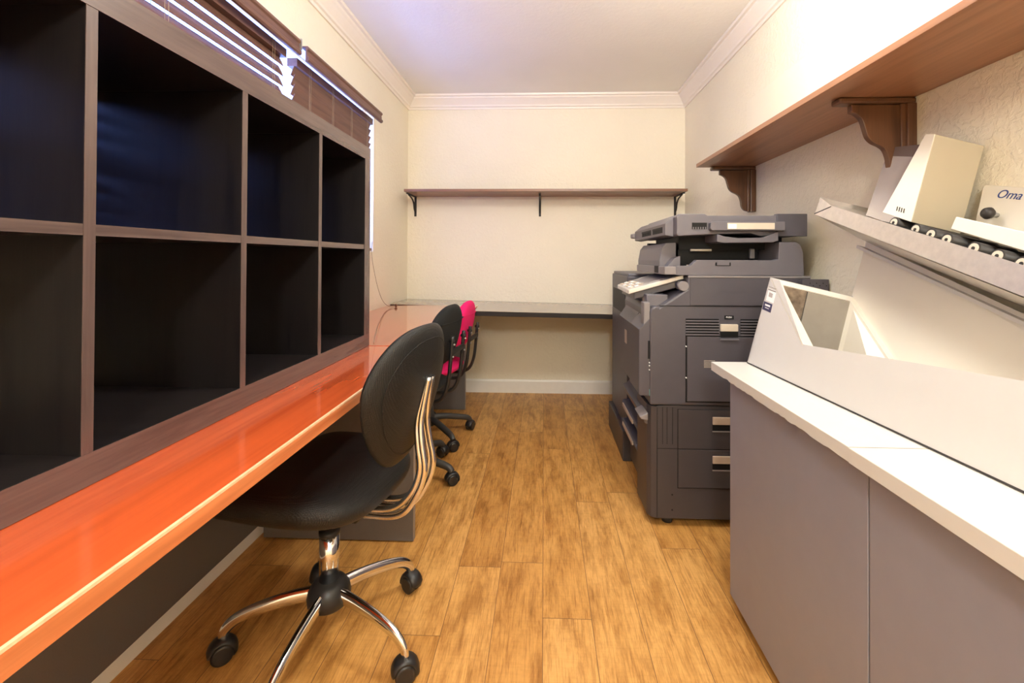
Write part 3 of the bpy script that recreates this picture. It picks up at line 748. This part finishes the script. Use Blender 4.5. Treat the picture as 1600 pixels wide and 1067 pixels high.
# main body
mainpts = [(.444, .508), (.444, .895), (.450, .912), (.466, .922), (.482, .915), (.596, .992), (.602, 1.048), (1.10, 1.048), (1.10, .508)]
body = ce('main_body', 'cop', mainpts, Y0-.006, 2.44, cop, .008)
cb('upper_side_cover', 'cop', .608, 1.098, Y0-.010, Y0-.002, .926, 1.040, body, .001)
cb('gap_line', 'cop_d', .482, 1.098, Y0-.0075, Y0-.005, .9205, .9235, body, 0)
cb('rim', 'cop_l', .600, 1.098, Y0-.012, Y0, 1.040, 1.049, body, .002)
for x0, x1 in ((.591, .727), (.815, .960)):
    b = B('cop_d').box(x0-OX, x1-OX, Y0-.0072-OY, Y0-.005-OY, .8065, .8695)
    vg = b.build('vent_grille', body)
    for i in range(6):
        z = .868-.0115*i
        B('cop_m').box(x0-OX, x1-OX, Y0-.011-OY, Y0-.0055-OY, z-.009, z-.0045).build('louvre', vg)
door = cb('side_door', 'cop', .596, 1.02, Y0-.012, Y0-.004, .528, .795, body, .0015)
cb('door_gap', 'cop_d', .590, 1.02, Y0-.0075, Y0-.005, .522, .800, body, 0)
h = cb('door_latch', 'cream', .732, .803, Y0-.016, Y0-.004, .819, .848, body, .002)
cb('latch_recess', 'cop_d', .732, .803, Y0-.0135, Y0-.006, .795, .819, h, 0)
cb('latch_lip', 'cop_m', .730, .806, Y0-.018, Y0-.006, .782, .789, h, .001)
b = B('cop_d').box(.750-OX, .788-OX, Y0-.0072-OY, Y0-.005-OY, .868, .884); b.build('push_plate', body)
text_mesh('push_lettering', 'PUSH', .010, 'white', Matrix.Translation((.756-OX, Y0-.0078-OY, .8715)) @ Matrix.Rotation(PI/2, 4, 'X'), body)
b = B('cream')
for i in range(6): b.box(.664-OX, .709-OX, Y0-.0126-OY, Y0-.0118-OY, .669+.0055*i, .6705+.0055*i)
b.build('door_lines', door)
for z in (.625, .755): B('white').cyl((.592-OX, Y0-.012-OY, z), (.592-OX, Y0-.004-OY, z), .0028, 8).build('screw', body)
pl = cb('rear_plate', 'cop', 1.045, 1.150, Y0-.045, Y0-.030, .985, 1.038, body, .001)
cb('plate_bracket', 'cop', 1.045, 1.085, Y0-.032, Y0+.01, .985, 1.030, pl, 0)
b = B('cop_d')
for k in range(7): b.cyl((1.062+.013*k-OX, Y0-.0458-OY, 1.012+.010*(k % 2)), (1.062+.013*k-OX, Y0-.044-OY, 1.012+.010*(k % 2)), .0022, 8)
b.build('plate_holes', pl)
# front cover bulging toward the aisle
fcv = ce('front_cover', 'cop', [(.446, .545), (.404, .545), (.400, .552), (.400, .822), (.446, .868)], Y0+.002, 2.075, cop, .002)
fcb = ce('front_cover_far', 'cop', [(.446, .545), (.412, .545), (.408, .552), (.408, .815), (.446, .872)], 2.077, 2.40, cop, .002)
cb('maker_badge', 'tan', .4065, .4085, 2.19, 2.24, .70, .765, fcb, 0)
for z in (.685, .672, .655): B('white').cyl((.4415-OX, Y0-.0075-OY, z), (.4415-OX, Y0-.003-OY, z), .0025, 8).build('screw', body)
cb('side_slot', 'cop_d', .437, .4445, Y0-.004, Y0+.03, .70, .775, body, 0)
cb('energy_label', 'green', .4425, .4442, Y0-.002, Y0+.02, .545, .572, body, 0)
hb = cb('hinge_cover', 'cop_l', .420, .447, Y0+.004, Y0+.06, .835, .935, cop, .004)
cb('console_arm', 'cop_m', .44, .53, Y0+.04, Y0+.12, .90, .965, cop, .004)
B('cop_l').cyl((.583-OX, Y0-.008-OY, 1.005), (.583-OX, Y0+.05-OY, 1.005), .020, 24).build('console_pivot', cop)
# tilted control console
def cz(x): return .985+(x-.385)*.315
CPt = [(.372, 1.965), (.600, 1.915), (.600, 2.30), (.380, 2.30)]
b = B('silver'); b.prism([(x-OX, y-OY, cz(x)-.021) for x, y in CPt], [(x-OX, y-OY, cz(x)) for x, y in CPt]); con = b.build('control_console', cop, bevel=.004)
CP2 = [(.40, 1.975), (.60, 1.935), (.60, 2.28), (.40, 2.28)]
b = B('cop'); b.prism([(x-OX, y-OY, cz(x)-.052) for x, y in CP2], [(x-OX, y-OY, cz(x)-.021) for x, y in CP2]); b.build('console_underside', con, bevel=.004)
b = B('cop_l'); CP3 = [(.46, 2.00), (.585, 1.97), (.585, 2.26), (.46, 2.26)]
b.prism([(x-OX, y-OY, cz(x)-.001) for x, y in CP3], [(x-OX, y-OY, cz(x)+.001) for x, y in CP3]); b.build('display_screen', con)
for i in range(3):
    for j in range(7):
        x = .388+.022*i; y = 2.0+.042*j
        b = B(['cream', 'white', 'tan'][(i+j) % 3]); b.prism([(x-OX+a*.014, y-OY+c*.026, cz(x+a*.014)-.001) for a, c in ((0, 0), (1, 0), (1, 1), (0, 1))], [(x-OX+a*.014, y-OY+c*.026, cz(x+a*.014)+.003) for a, c in ((0, 0), (1, 0), (1, 1), (0, 1))]); b.build('key', con)
# finisher at the far end
fin = cb('finisher', 'cop', .462, 1.05, 2.47, 3.00, .06, 1.02, cop, .006)
cb('finisher_top', 'cop_m', .470, 1.04, 2.48, 2.99, 1.02, 1.035, fin, .004)
cb('finisher_slot', 'cop_d', .4605, .4635, 2.52, 2.95, .80, .93, fin, 0)
cb('finisher_foot', 'cop_low', .438, .53, 2.46, 2.99, .0, .165, cop, .006)
cb('link_unit', 'cop', .48, 1.08, 2.44, 2.47, .06, .95, cop, 0)
# scanner tub
tub = ce('scanner_tub', 'cop_m', [(.552, 1.050), (.552, 1.088), (.612, 1.090), (.638, 1.114), (.958, 1.114), (.973, 1.118), (.976, 1.190), (1.045, 1.190), (1.062, 1.178), (1.073, 1.150), (1.077, 1.050)], Y0-.002, Y0+.035, cop, .002)
ce('scanner_wall', 'cop_m', [(.976, 1.050), (.976, 1.190), (1.045, 1.190), (1.062, 1.178), (1.073, 1.150), (1.077, 1.050)], Y0+.035, 2.40, tub, .002)
ce('scanner_wall', 'cop_m', [(.512, 1.085), (.512, 1.11), (.522, 1.165), (.540, 1.188), (.585, 1.190), (.585, 1.085)], Y0+.11, 2.42, tub, .002)
ce('scanner_wall', 'cop_m', [(.530, 1.085), (.560, 1.12), (.585, 1.13), (.585, 1.085)], Y0+.05, Y0+.11, tub, .001)
cb('scanner_front_edge', 'cop_l', .505, .556, Y0+.0, 2.42, 1.052, 1.086, tub, .003)
cb('front_edge_gap', 'cop_d', .5045, .5565, Y0+.10, Y0+.17, 1.056, 1.0865, tub, 0)
cb('scanner_floor', 'cop_d', .56, 1.00, Y0+.03, 2.42, 1.050, 1.072, tub, 0)
cb('scanner_wall_far', 'cop_d', .56, 1.06, 2.38, 2.42, 1.050, 1.20, tub, 0)
cb('latch_notch', 'cop_d', .714, .777, Y0-.0035, Y0-.001, 1.090, 1.104, tub, 0)
cb('latch_notch_fill', 'cop_m', .720, .771, Y0-.0045, Y0-.001, 1.0925, 1.110, tub, 0)
for x0, x1, z in ((.642, .732, 1.157), (.625, .70, 1.088)): B('cream').cyl((x0-OX, Y0+.09-OY, z), (x1-OX, Y0+.09-OY, z), .005, 12).build('feed_roller', tub)
cb('inner_fitting', 'cop_l', .905, .925, Y0+.10, Y0+.12, 1.12, 1.165, tub, .004)
cb('inner_block', 'cop_d', .60, .95, Y0+.13, 2.36, 1.072, 1.17, tub, 0)
# document feeder lid
lidp = [(.562, 1.214), (.556, 1.222), (.556, 1.296), (.566, 1.307), (.672, 1.307), (.684, 1.300), (.945, 1.300), (.962, 1.303), (1.086, 1.305), (1.086, 1.216), (.90, 1.216), (.86, 1.226), (.70, 1.222)]
lid = ce('document_feeder', 'cop_m', lidp, Y0, 2.40, cop, .003)
ce('feeder_slope', 'cop_m', [(.556, 1.214), (.520, 1.220), (.520, 1.270), (.556, 1.300)], Y0+.05, 2.55, lid, .002)
cb('feeder_step', 'cop', .965, 1.088, Y0-.006, Y0+.02, 1.214, 1.307, lid, .002)
cb('feeder_nub', 'cop_l', .508, .540, 2.55, 2.62, 1.235, 1.262, lid, .006)
sl = cb('feeder_slot', 'cop_d', .618, .680, Y0-.0012, Y0+.001, 1.243, 1.270, lid, 0)
b = B('cop_m')
for k in range(6): b.box(.622+.010*k-OX, .626+.010*k-OX, Y0-.003-OY, Y0-.001-OY, 1.243, 1.252)
b.build('slot_teeth', sl)
for y0, n in ((Y0+.09, 8), (Y0+.30, 9)):
    sv = B('cop_d').box(.5188-OX, .521-OX, y0-OY, y0+.022*n-OY, 1.250, 1.258).build('side_vent', lid)
    for k in range(n): B('cop_d').box(.5185-OX, .521-OX, y0+.022*k-OY, y0+.022*k+.015-OY, 1.232, 1.250).build('vent_tooth', sv)
gr_ = ce('feeder_grip', 'cop_m', [(.690, 1.236), (.684, 1.244), (.684, 1.268), (.692, 1.272), (.985, 1.272), (.985, 1.236)], Y0-.030, Y0-.001, cop, .002)
cb('grip_strip', 'cream', .752, .942, Y0-.0325, Y0-.0295, 1.241, 1.267, gr_, 0)
cb('grip_label', 'white', .755, .788, Y0-.0335, Y0-.032, 1.243, 1.262, gr_, 0)
ce('feeder_tray', 'cop_m', [(.715, 1.222), (.745, 1.212), (.80, 1.205), (.90, 1.207), (.95, 1.228), (.962, 1.230), (.964, 1.195), (.94, 1.188), (.74, 1.185), (.715, 1.19)], Y0-.02, Y0+.22, cop, .002)
cb('feeder_support', 'cop_d', .60, 1.05, Y0+.12, 2.39, 1.16, 1.22, cop, 0)

bpy.context.view_layer.update()
